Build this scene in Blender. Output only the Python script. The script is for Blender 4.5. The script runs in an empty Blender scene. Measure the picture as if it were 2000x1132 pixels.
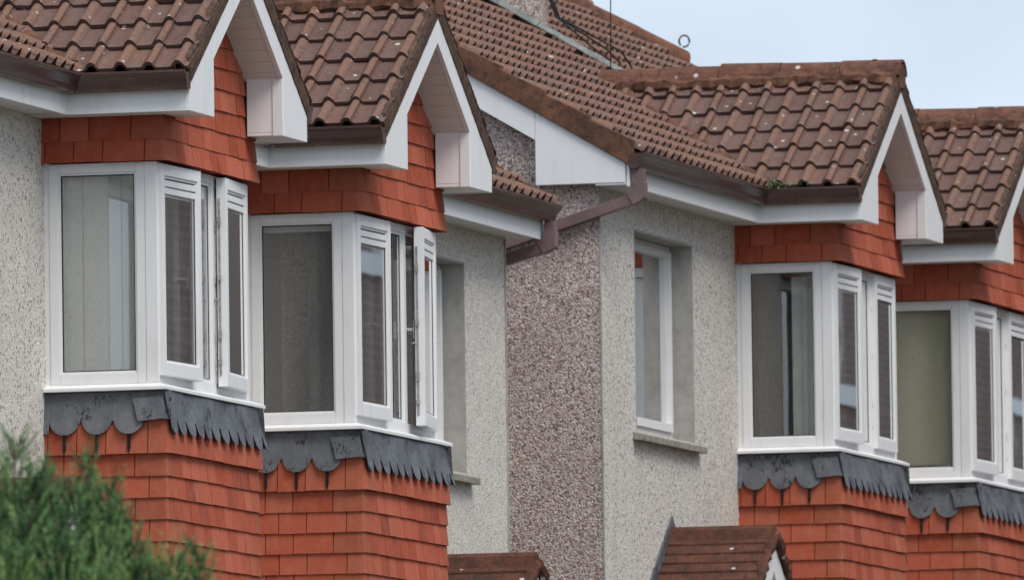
import bpy, bmesh, math, random
from mathutils import Vector, Matrix
R = math.radians
sc = bpy.context.scene

# ------------------------------------------------------------------ camera
CAM = Vector((-71.3605, -21.6189, -4.7145))
YAW, PITCH, ROLL, FPX = 0.26, 0.0697, -0.0135, 26767.6
cd = bpy.data.cameras.new("camera"); cam = bpy.data.objects.new("camera", cd)
sc.collection.objects.link(cam); sc.camera = cam
fw = Vector((math.cos(PITCH)*math.cos(YAW), math.cos(PITCH)*math.sin(YAW), math.sin(PITCH)))
rt = Vector((math.sin(YAW), -math.cos(YAW), 0)); up = rt.cross(fw)
r2 = math.cos(ROLL)*rt + math.sin(ROLL)*up; u2 = -math.sin(ROLL)*rt + math.cos(ROLL)*up
cam.matrix_world = Matrix(((r2.x, u2.x, -fw.x, CAM.x), (r2.y, u2.y, -fw.y, CAM.y), (r2.z, u2.z, -fw.z, CAM.z), (0, 0, 0, 1)))
cd.sensor_width = 36; cd.lens = FPX/2000*36; cd.clip_start = 0.5; cd.clip_end = 5000
cd.dof.use_dof = True; cd.dof.focus_distance = 74; cd.dof.aperture_fstop = 11.0

# ------------------------------------------------------------------ world + sun (thin overcast)
SUN_EL, SUN_AZ = R(54), R(232)      # azimuth of the sun, measured from +X towards +Y
w = bpy.data.worlds.new("World"); sc.world = w; w.use_nodes = True
wn, wl = w.node_tree.nodes, w.node_tree.links
bg = wn["Background"]
sky = wn.new("ShaderNodeTexSky"); sky.sky_type = 'NISHITA'; sky.sun_disc = False
sky.sun_elevation = SUN_EL; sky.sun_rotation = R(90) - SUN_AZ
sky.air_density = 1.0; sky.dust_density = 3.0; sky.ozone_density = 1.5
tc = wn.new("ShaderNodeTexCoord"); nz = wn.new("ShaderNodeTexNoise"); nz.inputs["Scale"].default_value = 26.0
nz.inputs["Detail"].default_value = 3; nz.inputs["Roughness"].default_value = 0.5
wl.new(tc.outputs["Generated"], nz.inputs["Vector"])
rmp = wn.new("ShaderNodeValToRGB"); rmp.color_ramp.elements[0].position = 0.3; rmp.color_ramp.elements[1].position = 0.75
rmp.color_ramp.elements[0].color = (.55, .55, .55, 1); rmp.color_ramp.elements[1].color = (.95, .95, .95, 1)
wl.new(nz.outputs["Fac"], rmp.inputs["Fac"])
mx = wn.new("ShaderNodeMix"); mx.data_type = 'RGBA'
wl.new(rmp.outputs["Color"], mx.inputs[0]); wl.new(sky.outputs["Color"], mx.inputs[6])
mx.inputs[7].default_value = (6.9, 8.0, 9.5, 1)     # bright cloud veil
wl.new(mx.outputs[2], bg.inputs["Color"]); bg.inputs["Strength"].default_value = 0.1
sd = bpy.data.lights.new("sun", 'SUN'); sun = bpy.data.objects.new("sun", sd); sc.collection.objects.link(sun)
sd.energy = 2.0; sd.angle = R(30); sd.color = (1, .945, .875)
sdir = Vector((math.cos(SUN_EL)*math.cos(SUN_AZ), math.cos(SUN_EL)*math.sin(SUN_AZ), math.sin(SUN_EL)))
sun.rotation_euler = sdir.to_track_quat('Z', 'Y').to_euler()
sc.view_settings.view_transform = 'Standard'; sc.view_settings.look = 'None'
sc.view_settings.exposure = 0.24; sc.view_settings.gamma = 1; sc.view_settings.use_curve_mapping = False
sc.cycles.max_bounces = 8; sc.cycles.transparent_max_bounces = 16

# ------------------------------------------------------------------ measured sizes (metres, bay-local)
D, W, OV, A, BW = 0.641, 1.7735, 0.2765, 1.1697, 0.4836
M = W/2; YF = -(D+OV); XL, XR = M-A, M+A
ZF, ZK, ZAI, ZAP = 1.45, 1.77, 2.234, 2.39
HH = 1.205; YT = -0.675                     # window head; base plane of the tile hanging
TS = (ZAI-ZK)/(A-BW)                         # gable pitch of the bay roof
YE = -0.225                                 # main fascia face
TM = 0.585                                  # main roof pitch
def zmain(y): return 1.72 + TM*(y+0.25)
YRIDGE = 3.6; HIPY = 2.46; DEPTH = 7.2; PARTY = 2.88
X2, X3, ZB = 3.978, 15.63, 0.4855
ZG = -3.35                                  # ground at the houses

# ------------------------------------------------------------------ node helpers
def mat(name):
    m = bpy.data.materials.new(name); m.use_nodes = True
    return m, m.node_tree.nodes, m.node_tree.links, m.node_tree.nodes["Principled BSDF"]
class N:
    """tiny node-graph writer"""
    def __init__(s, name):
        s.m, s.n, s.l, s.b = mat(name)
        s.tc = s.n.new("ShaderNodeTexCoord"); s.oi = s.n.new("ShaderNodeObjectInfo")
        ad = s.n.new("ShaderNodeVectorMath"); ad.operation = 'ADD'
        mu = s.n.new("ShaderNodeVectorMath"); mu.operation = 'SCALE'; mu.inputs["Scale"].default_value = 37.0
        cx = s.n.new("ShaderNodeCombineXYZ")
        for i in range(3): s.l.new(s.oi.outputs["Random"], cx.inputs[i])
        s.l.new(cx.outputs[0], mu.inputs[0]); s.l.new(s.tc.outputs["Object"], ad.inputs[0]); s.l.new(mu.outputs[0], ad.inputs[1])
        s.co = ad.outputs[0]
    def scaled(s, v):
        m = s.n.new("ShaderNodeVectorMath"); m.operation = 'MULTIPLY'; s.l.new(s.co, m.inputs[0]); m.inputs[1].default_value = v
        return m.outputs[0]
    def noise(s, scale, detail=4, rough=.55, co=None, out="Fac"):
        t = s.n.new("ShaderNodeTexNoise"); t.inputs["Scale"].default_value = scale
        t.inputs["Detail"].default_value = detail; t.inputs["Roughness"].default_value = rough
        s.l.new(co or s.co, t.inputs["Vector"]); return t.outputs[out]
    def voro(s, scale, out="Distance", co=None, rnd=1.0, feature='F1'):
        t = s.n.new("ShaderNodeTexVoronoi"); t.feature = feature; t.inputs["Scale"].default_value = scale; t.inputs["Randomness"].default_value = rnd
        s.l.new(co or s.co, t.inputs["Vector"]); return t.outputs[out]
    def ramp(s, fac, stops, interp='LINEAR'):
        t = s.n.new("ShaderNodeValToRGB"); cr = t.color_ramp; cr.interpolation = interp
        while len(cr.elements) < len(stops): cr.elements.new(.5)
        for e, (p, c) in zip(cr.elements, stops):
            e.position = p; e.color = (c if isinstance(c, tuple) else (c, c, c)) + (1,)
        s.l.new(fac, t.inputs["Fac"]); return t.outputs["Color"]
    def mix(s, fac, a, b, mode='MIX'):
        t = s.n.new("ShaderNodeMix"); t.data_type = 'RGBA'; t.blend_type = mode
        for sock, v in ((0, fac), (6, a), (7, b)):
            if isinstance(v, (int, float)): t.inputs[sock].default_value = v
            elif isinstance(v, tuple): t.inputs[sock].default_value = v + (1,)
            else: s.l.new(v, t.inputs[sock])
        return t.outputs[2]
    def math(s, op, a, b=0.0):
        t = s.n.new("ShaderNodeMath"); t.operation = op
        for i, v in enumerate((a, b)):
            if isinstance(v, (int, float)): t.inputs[i].default_value = v
            else: s.l.new(v, t.inputs[i])
        return t.outputs[0]
    def attr(s, name="tint"):
        t = s.n.new("ShaderNodeAttribute"); t.attribute_name = name; return t.outputs["Fac"]
    def sep(s, vec, i):
        t = s.n.new("ShaderNodeSeparateXYZ"); s.l.new(vec, t.inputs[0]); return t.outputs[i]
    def bump(s, h, strength=.3, dist=.01):
        t = s.n.new("ShaderNodeBump"); t.inputs["Strength"].default_value = strength; t.inputs["Distance"].default_value = dist
        s.l.new(h, t.inputs["Height"]); s.l.new(t.outputs[0], s.b.inputs["Normal"])
    def done(s, col, rough=.7, spec=.3):
        if isinstance(col, tuple): s.b.inputs["Base Color"].default_value = col + (1,)
        else: s.l.new(col, s.b.inputs["Base Color"])
        if isinstance(rough, (int, float)): s.b.inputs["Roughness"].default_value = rough
        else: s.l.new(rough, s.b.inputs["Roughness"])
        s.b.inputs["Specular IOR Level"].default_value = spec
        return s.m

def m_dash_light():
    k = N("pale_pebbledash")
    cell = k.voro(105, "Color"); v = k.sep(cell, 0)
    base = k.ramp(v, [(0, (.50, .462, .412)), (.3, (.66, .615, .558)), (.75, (.78, .735, .675)), (1, (.88, .84, .785))])
    big = k.noise(2.2, 4); base = k.mix(k.ramp(big, [(.3, .0), (.75, .28)]), base, (.54, .51, .47))
    rs = k.noise(2.4, 4, .6, k.scaled((2.6, 2.6, .35))); base = k.mix(k.ramp(rs, [(.5, 0.), (.78, .30)]), base, (.46, .42, .36))
    fg = k.noise(92, 3, .75); base = k.mix(k.ramp(fg, [(.34, .75), (.50, 0.)]), base, (.26, .24, .215))
    sp = k.sep(k.voro(70, "Color", k.scaled((1, 1, .6))), 1)
    dist = k.voro(70, "Distance", k.scaled((1, 1, .6)))
    mask = k.math('MULTIPLY', k.ramp(sp, [(.865, 0.), (.905, .9)]), k.ramp(dist, [(.30, 1.), (.52, 0.)]))
    col = k.mix(mask, base, (.10, .09, .085))
    dd = k.voro(105, "Distance"); k.bump(k.math('ADD', k.math('MULTIPLY', dd, -1.), k.math('MULTIPLY', mask, -.5)), .5, .008)
    return k.done(col, .9, .2)
def m_dash_brown():
    k = N("brown_pebbledash")
    wob = k.mix(.05, k.co, k.noise(14, 2, out="Color"))
    cell = k.voro(100, "Color", wob); v = k.sep(cell, 0)
    base = k.ramp(v, [(0, (.16, .11, .095)), (.12, (.30, .21, .185)), (.34, (.49, .37, .335)), (.56, (.60, .485, .445)), (.78, (.69, .60, .555)), (.93, (.82, .77, .72)), (1, (.55, .34, .20))])
    big = k.noise(1.6, 4); base = k.mix(k.ramp(big, [(.35, 0.), (.75, .3)]), base, (.27, .20, .185))
    dd = k.voro(100, "Distance", wob); base = k.mix(k.ramp(dd, [(.55, 0.), (.9, .65)]), base, (.12, .09, .075))
    k.bump(k.math('MULTIPLY', dd, -1.), .7, .010)
    return k.done(base, .9, .2)
def m_render():
    k = N("smooth_cement_render")
    n = k.noise(9, 6, .6); col = k.ramp(n, [(.25, (.30, .285, .26)), (.55, (.40, .385, .36)), (.8, (.46, .44, .41))])
    st = k.noise(3, 5, .6, k.scaled((3, 3, .6))); col = k.mix(k.ramp(st, [(.55, 0.), (.75, .4)]), col, (.20, .175, .14))
    k.bump(k.noise(120, 3), .25, .003); return k.done(col, .9, .2)
def m_concrete():
    k = N("weathered_concrete_sill")
    col = k.ramp(k.noise(22, 6, .65), [(.3, (.16, .145, .12)), (.55, (.32, .295, .26)), (.75, (.42, .395, .36))])
    k.bump(k.noise(60, 5), .5, .006); return k.done(col, .9, .2)
def m_pvc(name="white_pvc", c=(.80, .80, .80), dirt=.5):
    k = N(name)
    n = k.noise(4.5, 6, .65); f = k.noise(1.5, 4, .6, k.scaled((6, 6, .8)))
    col = k.mix(k.math('MULTIPLY', k.ramp(f, [(.5, 0.), (.72, dirt)]), k.ramp(n, [(.35, 0.), (.65, 1.)])), c, (.60, .58, .54))
    sp = k.voro(24, "Distance"); col = k.mix(k.ramp(sp, [(.03, .55), (.05, 0.)]), col, (.35, .33, .3))
    fs = k.noise(14, 5, .7, k.scaled((3, 3, .5))); col = k.mix(k.ramp(fs, [(.58, 0.), (.85, .22)]), col, (.46, .46, .41))
    gd = k.noise(55, 4, .7); col = k.mix(k.ramp(gd, [(.62, 0.), (.8, .35)]), col, (.45, .43, .39))
    k.bump(n, .05, .004)
    return k.done(col, .42, .35)
def m_hung():
    k = N("terracotta_hung_tile")
    t = k.attr(); col = k.ramp(t, [(0, (.29, .064, .036)), (.3, (.37, .075, .036)), (.6, (.42, .098, .053)), (.85, (.49, .125, .072)), (1, (.33, .088, .046))])
    n = k.noise(16, 6, .62); col = k.mix(k.ramp(n, [(.42, 0.), (.85, .38)]), col, (.52, .20, .135))
    n2 = k.noise(60, 4, .7); col = k.mix(k.ramp(n2, [(.25, .4), (.42, 0.)]), col, (.22, .05, .03))
    st = k.noise(4, 4, .6, k.scaled((4, 4, 1.2))); col = k.mix(k.ramp(st, [(.55, 0.), (.85, .24)]), col, (.56, .36, .30))
    yl = k.noise(3.1, 6, .75); col = k.mix(k.ramp(yl, [(.70, 0.), (.76, .45)]), col, (.30, .21, .06))
    ch = k.noise(8, 5, .7); col = k.mix(k.ramp(ch, [(.60, 0.), (.78, .35)]), col, (.24, .075, .045))
    k.bump(k.math('ADD', k.noise(110, 4), k.math('MULTIPLY', k.noise(14, 3), 2.)), .3, .004); return k.done(col, .85, .2)
def m_roof():
    k = N("weathered_brown_roof_tile")
    t = k.attr(); col = k.ramp(t, [(0, (.120, .064, .052)), (.5, (.172, .092, .074)), (1, (.225, .116, .085))])
    h = k.attr("high")                      # rolls coloured warmer and lighter than the pans
    n = k.noise(7, 6, .65); col = k.mix(k.ramp(n, [(.4, 0.), (.75, .62)]), col, (.195, .150, .138))
    col = k.mix(k.math('MULTIPLY', k.ramp(h, [(.15, 0.), (.7, 1.)]), k.ramp(n, [(.3, .75), (.75, .25)])), col, (.27, .148, .100))
    n2 = k.noise(38, 5, .7); col = k.mix(k.ramp(n2, [(.30, .7), (.5, 0.)]), col, (.060, .045, .040))
    n3 = k.noise(3.2, 5, .6); col = k.mix(k.ramp(n3, [(.58, 0.), (.8, .4)]), col, (.27, .14, .075)); n4 = k.noise(90, 4, .75); col = k.mix(k.ramp(n4, [(.35, .35), (.5, 0.), (.60, 0.), (.74, .42)]), col, k.mix(n4, (.03, .025, .022), (.42, .36, .31)))
    lc = k.noise(21, 2, .5); w2 = k.mix(.02, k.co, k.noise(30, 2, out="Color"))
    d = k.voro(7.5, "Distance", w2); pick = k.sep(k.voro(7.5, "Color", w2), 0)
    lich = k.math('MULTIPLY', k.ramp(d, [(.085, 1.), (.12, 0.)]), k.ramp(pick, [(.52, 0.), (.56, 1.)]))
    d2 = k.voro(19, "Distance", w2); p2 = k.sep(k.voro(19, "Color", w2), 1)
    l2 = k.math('MULTIPLY', k.ramp(d2, [(.13, 1.), (.2, 0.)]), k.ramp(p2, [(.84, 0.), (.88, 1.)]))
    col = k.mix(k.math('MAXIMUM', lich, k.math('MULTIPLY', l2, .8)), col, (.56, .52, .47))
    but = k.math('MULTIPLY', h, -1.); col = k.mix(k.ramp(but, [(.3, 0.), (.95, .5)]), col, (.050, .038, .032))   # mossy butt ends and joint slots; tile undersides darkened alike
    k.bump(k.math('ADD', k.noise(28, 6, .7), k.noise(150, 3)), .7, .009); return k.done(col, .94, .15)
def m_ridge(name="rusty_ridge_tile", a=(.160, .070, .047), b=(.095, .048, .036), c=(.22, .100, .060), lich=1.0):
    k = N(name)
    n = k.noise(6, 6, .65); col = k.ramp(n, [(.3, b), (.5, a), (.72, c)])
    n2 = k.noise(17, 6, .72); col = k.mix(k.ramp(n2, [(.34, .85), (.52, 0.)]), col, (.050, .034, .028)); n5 = k.noise(75, 4, .7); col = k.mix(k.ramp(n5, [(.3, .5), (.46, 0.), (.62, 0.), (.8, .3)]), col, k.mix(n5, (.03, .022, .018), (.45, .32, .22)))
    d = k.voro(10, "Distance"); pk = k.sep(k.voro(10, "Color"), 0)
    l = k.math('MULTIPLY', k.ramp(d, [(.13, 1.), (.19, 0.)]), k.ramp(pk, [(.7, 0.), (.74, 1.)]))
    col = k.mix(k.math('MULTIPLY', l, lich), col, (.55, .49, .43))
    y = k.noise(4.3, 5, .7); col = k.mix(k.ramp(y, [(.66, 0.), (.74, .5)]), col, (.30, .22, .045))
    k.bump(n2, .6, .01); return k.done(col, .92, .2)
def m_verge():
    k = N("mossy_verge_mortar")
    n = k.noise(16, 7, .68); col = k.ramp(n, [(.3, (.045, .032, .027)), (.46, (.090, .058, .045)), (.6, (.13, .078, .056)), (.8, (.21, .105, .055))])
    n2 = k.noise(60, 4, .7); col = k.mix(k.ramp(n2, [(.3, .6), (.5, 0.)]), col, (.03, .022, .018))
    k.bump(k.noise(34, 6, .7), .8, .012); return k.done(col, .95, .15)
def m_gutter():
    k = N("brown_plastic_gutter")
    n = k.noise(5, 5, .6, k.scaled((.6, .6, 3))); col = k.ramp(n, [(.3, (.060, .028, .023)), (.55, (.092, .046, .039)), (.75, (.150, .088, .078))])
    n2 = k.noise(30, 4); col = k.mix(k.ramp(n2, [(.62, 0.), (.75, .4)]), col, (.20, .145, .13))
    return k.done(col, .26, .6)
def m_pipe():
    k = N("faded_brown_pipe"); n = k.noise(6, 4)
    return k.done(k.ramp(n, [(.3, (.13, .078, .075)), (.7, (.21, .14, .137))]), .45, .45)
def m_lead():
    k = N("lead_flashing_sheet")
    n = k.noise(6, 6, .65); col = k.ramp(n, [(.3, (.075, .080, .090)), (.5, (.110, .117, .130)), (.72, (.165, .173, .19))])
    area = k.ramp(k.noise(5.5, 4, .6, k.scaled((1.1, 1.1, 1.))), [(.43, 0.), (.62, 1.)])
    dr = k.noise(1.0, 3, .6, k.scaled((95, 95, 26)))
    m = k.math('MULTIPLY', k.ramp(k.math('ADD', dr, k.math('MULTIPLY', area, .16)), [(.655, 0.), (.70, 1.)]), k.ramp(area, [(.05, 0.), (.3, 1.)]))
    col = k.mix(k.math('MULTIPLY', area, .22), col, (.045, .047, .052))
    col = k.mix(m, col, (.014, .014, .016))
    w = k.noise(12, 4, .6, k.scaled((3, 3, .7))); col = k.mix(k.ramp(w, [(.6, 0.), (.78, .35)]), col, (.34, .35, .37))
    k.bump(k.noise(9, 4), .25, .012); return k.done(col, .55, .5)
def m_lead_pale():
    k = N("pale_weathered_lead"); n = k.noise(14, 6, .65)
    col = k.ramp(n, [(.3, (.09, .098, .092)), (.55, (.21, .225, .21)), (.8, (.33, .34, .31))])
    return k.done(col, .7, .3)
def m_plain(name, c, rough=.6, spec=.3, var=.25, scale=8):
    k = N(name); n = k.noise(scale, 5, .6)
    return k.done(k.ramp(n, [(.25, tuple(x*(1-var) for x in c)), (.75, tuple(min(1, x*(1+var)) for x in c))]), rough, spec)
def m_glass(name="window_glass", refl=1.0):
    m = bpy.data.materials.new(name); m.use_nodes = True; n, l = m.node_tree.nodes, m.node_tree.links
    n.remove(n["Principled BSDF"]); out = n["Material Output"]
    tr = n.new("ShaderNodeBsdfTransparent"); tr.inputs[0].default_value = (.985, .99, .985, 1)
    gl = n.new("ShaderNodeBsdfGlossy"); gl.inputs["Roughness"].default_value = 0.015; gl.inputs[0].default_value = (.9, .9, .9, 1)
    fr = n.new("ShaderNodeFresnel"); ge = n.new("ShaderNodeNewGeometry"); mi = n.new("ShaderNodeMapRange"); mi.inputs["To Min"].default_value = 1.52; mi.inputs["To Max"].default_value = 1/1.52
    l.new(ge.outputs["Backfacing"], mi.inputs["Value"]); l.new(mi.outputs[0], fr.inputs["IOR"])    # same reflectance from both sides of the pane
    t = n.new("ShaderNodeTexCoord"); nz_ = n.new("ShaderNodeTexNoise"); nz_.inputs["Scale"].default_value = 2.3; nz_.inputs["Detail"].default_value = 1
    l.new(t.outputs["Object"], nz_.inputs["Vector"])
    bp = n.new("ShaderNodeBump"); bp.inputs["Strength"].default_value = .012; bp.inputs["Distance"].default_value = .02
    l.new(nz_.outputs["Fac"], bp.inputs["Height"]); l.new(bp.outputs[0], gl.inputs["Normal"])
    ms = n.new("ShaderNodeMixShader"); fm = n.new('ShaderNodeMath'); fm.operation = 'MULTIPLY'; fm.inputs[1].default_value = 3.2; l.new(fr.outputs[0], fm.inputs[0]); l.new(fm.outputs[0], ms.inputs[0]); l.new(tr.outputs[0], ms.inputs[1]); l.new(gl.outputs[0], ms.inputs[2])
    l.new(ms.outputs[0], out.inputs[0]); return m
def m_blind(name, c):
    k = N(name); z = k.sep(k.tc.outputs["Object"], 2)
    s = k.math('FRACT', k.math('MULTIPLY', z, 40.)); n = k.noise(3, 3)
    col = k.mix(k.ramp(s, [(.0, .12), (.12, 0.), (.9, 0.), (1., .12)]), k.ramp(n, [(.3, tuple(x*.94 for x in c)), (.7, c)]), tuple(x*.55 for x in c))
    k.bump(s, .25, .004); return k.done(col, .7, .2)
def m_leaf():
    k = N("juniper_needles"); t = k.attr()
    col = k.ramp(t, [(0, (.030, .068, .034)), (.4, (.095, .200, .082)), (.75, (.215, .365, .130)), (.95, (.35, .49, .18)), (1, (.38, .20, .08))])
    k.b.inputs["Subsurface Weight"].default_value = 0.0
    return k.done(col, .6, .3)
def m_brick():
    k = N("brown_brick_wall")
    br = k.n.new("ShaderNodeTexBrick"); mp = k.n.new("ShaderNodeMapping"); mp.inputs["Rotation"].default_value = (R(90), 0, 0)
    k.l.new(k.tc.outputs["Object"], mp.inputs[0]); k.l.new(mp.outputs[0], br.inputs["Vector"])
    br.inputs["Color1"].default_value = (.25, .175, .14, 1); br.inputs["Color2"].default_value = (.19, .13, .105, 1); br.inputs["Mortar"].default_value = (.29, .24, .205, 1)
    br.inputs["Scale"].default_value = 1.0; br.inputs["Brick Width"].default_value = .225; br.inputs["Row Height"].default_value = .09; br.inputs["Mortar Size"].default_value = .012
    return k.done(br.outputs["Color"], .9, .2)
MT = dict(dash=m_dash_light(), brown=m_dash_brown(), render=m_render(), sillc=m_concrete(), pvc=m_pvc(), soffit=m_pvc("shade_tinted_soffit", (.74, .72, .71), .3),  # soffit is white board with pinkish-grey shade put into its colour
          hung=m_hung(), roof=m_roof(), ridge=m_ridge(), porchtile=m_ridge("dark_plain_roof_tile", (.115, .045, .03), (.06, .03, .022), (.17, .065, .036)),
          verge=m_verge(), mort=m_ridge("rusty_bedding_mortar", (.150, .070, .044), (.070, .040, .031), (.21, .098, .055), 0.),
          gutter=m_gutter(), pipe=m_pipe(), lead=m_lead(), leadp=m_lead_pale(), glass=m_glass(),
          seal=m_plain("black_rubber_seal", (.02, .02, .02), .6), metal=m_plain("tarnished_steel", (.30, .29, .27), .4, .6, .4, 40),
          cream=m_plain("yellowed_pvc_edge", (.70, .67, .60), .5, .3, .1, 20),
          room=m_plain("grey_room_wall", (.72, .74, .76), .9, .1, .05), drip=m_plain("black_drip_stain", (.022, .017, .016), .85, .2, .4, 60),
          cable=m_plain("black_cable", (.025, .025, .027), .6), moss=m_plain("dark_moss", (.040, .036, .022), .95, .1, .7, 60),
          weed=m_plain("green_weed", (.17, .22, .10), .7, .2, .4, 30),
          blindg=m_blind("closed_pale_blind", (.68, .70, .67)), gcurt=m_plain("grey_curtain_cloth", (.33, .35, .36), .9, .1, .12, 12), blindo=m_plain("olive_curtain_cloth", (.39, .38, .255), .9, .1, .08, 3),
          net=m_plain("pale_net_curtain", (.62, .64, .62), .9, .1, .1, 12), dcurt=m_plain("dark_curtain_cloth", (.16, .175, .175), .9, .1, .15, 12),
          leaf=m_leaf(), bark=m_plain("brown_bark", (.09, .06, .04), .9, .1, .4, 30),
          brick=m_brick(), asph=m_plain("asphalt", (.05, .05, .052), .9, .2, .25, 20), pave=m_plain("concrete_paving", (.30, .29, .27), .9, .2, .15, 5),
          grass=m_plain("grass", (.085, .085, .06), .9, .1, .5, 3), slate=m_plain("dark_slate_roof", (.06, .06, .065), .7, .3, .3, 6))

# ------------------------------------------------------------------ mesh builder
class MB:
    def __init__(s): s.v, s.f, s.t, s.h, s.s = [], [], [], [], []
    def face(s, pts, t=.5, h=0., smooth=False):
        b = len(s.v); s.v += [tuple(p) for p in pts]; s.f.append(tuple(range(b, b+len(pts)))); s.t.append(t); s.h.append(h); s.s.append(smooth)
    def box(s, x0, x1, y0, y1, z0, z1, t=.5):
        s.hexa([(x0, y0, z0), (x1, y0, z0), (x1, y1, z0), (x0, y1, z0), (x0, y0, z1), (x1, y0, z1), (x1, y1, z1), (x0, y1, z1)], t)
    def hexa(s, p, t=.5):
        b = len(s.v); s.v += [tuple(q) for q in p]
        for q in ((0, 3, 2, 1), (4, 5, 6, 7), (0, 1, 5, 4), (1, 2, 6, 5), (2, 3, 7, 6), (3, 0, 4, 7)):
            s.f.append(tuple(b+i for i in q)); s.t.append(t); s.h.append(0.); s.s.append(False)
    def prism(s, poly, ext, t=.5):
        n = len(poly); b = len(s.v); e = Vector(ext); s.v += [tuple(p) for p in poly] + [tuple(Vector(p)+e) for p in poly]
        fs = [tuple(b+i for i in range(n)), tuple(b+n+i for i in reversed(range(n)))] + [(b+i, b+n+i, b+n+(i+1) % n, b+(i+1) % n) for i in range(n)]
        for q in fs: s.f.append(q); s.t.append(t); s.h.append(0.); s.s.append(False)
    def loft(s, rings, closed=True, caps=True, t=.5, smooth=False):
        b = len(s.v); n = len(rings[0])
        for r in rings: s.v += [tuple(p) for p in r]
        for i in range(len(rings)-1):
            for j in range(n if closed else n-1):
                k = (j+1) % n
                s.f.append((b+i*n+j, b+i*n+k, b+(i+1)*n+k, b+(i+1)*n+j)); s.t.append(t); s.h.append(0.); s.s.append(smooth)
        if caps and closed:
            s.f.append(tuple(b+i for i in reversed(range(n)))); s.f.append(tuple(b+(len(rings)-1)*n+i for i in range(n)))
            s.t += [t, t]; s.h += [0., 0.]; s.s += [False, False]
    def tube(s, pts, r, n=6, t=.5):
        rings = []; pts = [Vector(p) for p in pts]
        for i, p in enumerate(pts):
            d = (pts[min(i+1, len(pts)-1)]-pts[max(i-1, 0)]).normalized()
            a = d.orthogonal().normalized() if abs(d.z) > .9 else d.cross(Vector((0, 0, 1))).normalized()
            c = d.cross(a); rr = r[i] if isinstance(r, (list, tuple)) else r
            rings.append([p+rr*(math.cos(2*math.pi*k/n)*a+math.sin(2*math.pi*k/n)*c) for k in range(n)])
        s.loft(rings, t=t, smooth=True)
    def sweep(s, path, prof, t=.5, smooth=False):
        """mitred sweep of (out, z) profile along an XY polyline; out is to the right of travel"""
        P = [Vector((p[0], p[1])) for p in path]; rings = []
        for i, p in enumerate(P):
            ns = []
            if i > 0: d = (P[i]-P[i-1]).normalized(); ns.append(Vector((d.y, -d.x)))
            if i < len(P)-1: d = (P[i+1]-P[i]).normalized(); ns.append(Vector((d.y, -d.x)))
            n = ns[0] if len(ns) == 1 else (ns[0]+ns[1])/(1+ns[0].dot(ns[1]))
            rings.append([(p.x+n.x*o, p.y+n.y*o, z) for o, z in prof])
        s.loft(rings, t=t, smooth=smooth)
    def mesh(s, name, clips=(), bevel=0, recalc=True):
        me = bpy.data.meshes.new(name); me.from_pydata(s.v, [], s.f)
        for nm, vals in (("tint", s.t), ("high", s.h)):
            a = me.attributes.new(nm, 'FLOAT', 'FACE'); a.data.foreach_set("value", vals)
        me.polygons.foreach_set("use_smooth", s.s)
        bm = bmesh.new(); bm.from_mesh(me)
        for co, no in clips:
            g = bm.verts[:]+bm.edges[:]+bm.faces[:]
            bmesh.ops.bisect_plane(bm, geom=g, dist=1e-5, plane_co=Vector(co), plane_no=Vector(no), clear_outer=True)
        if recalc: bmesh.ops.recalc_face_normals(bm, faces=bm.faces[:])
        if bevel:
            es = [e for e in bm.edges if len(e.link_faces) == 2 and e.calc_face_angle(0) > .5]
            bmesh.ops.bevel(bm, geom=es, offset=bevel, segments=2, profile=.6, affect='EDGES', clamp_overlap=True)
        bm.to_mesh(me); bm.free(); return me
def link(o, parent=None):
    sc.collection.objects.link(o)
    if parent: o.parent = parent
    return o
def part(name, me, m, parent=None, loc=None, rz=0, label=None):
    if not me.materials: me.materials.append(MT[m] if isinstance(m, str) else m)
    o = bpy.data.objects.new(name, me); link(o, parent)
    if loc: o.location = loc
    o.rotation_euler.z = rz
    if label: o["label"] = label
    return o
def tag(o, label=None, cat=None, group=None, kind=None):
    for k, v in (("label", label), ("category", cat), ("group", group), ("kind", kind)):
        if v: o[k] = v
    return o

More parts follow.
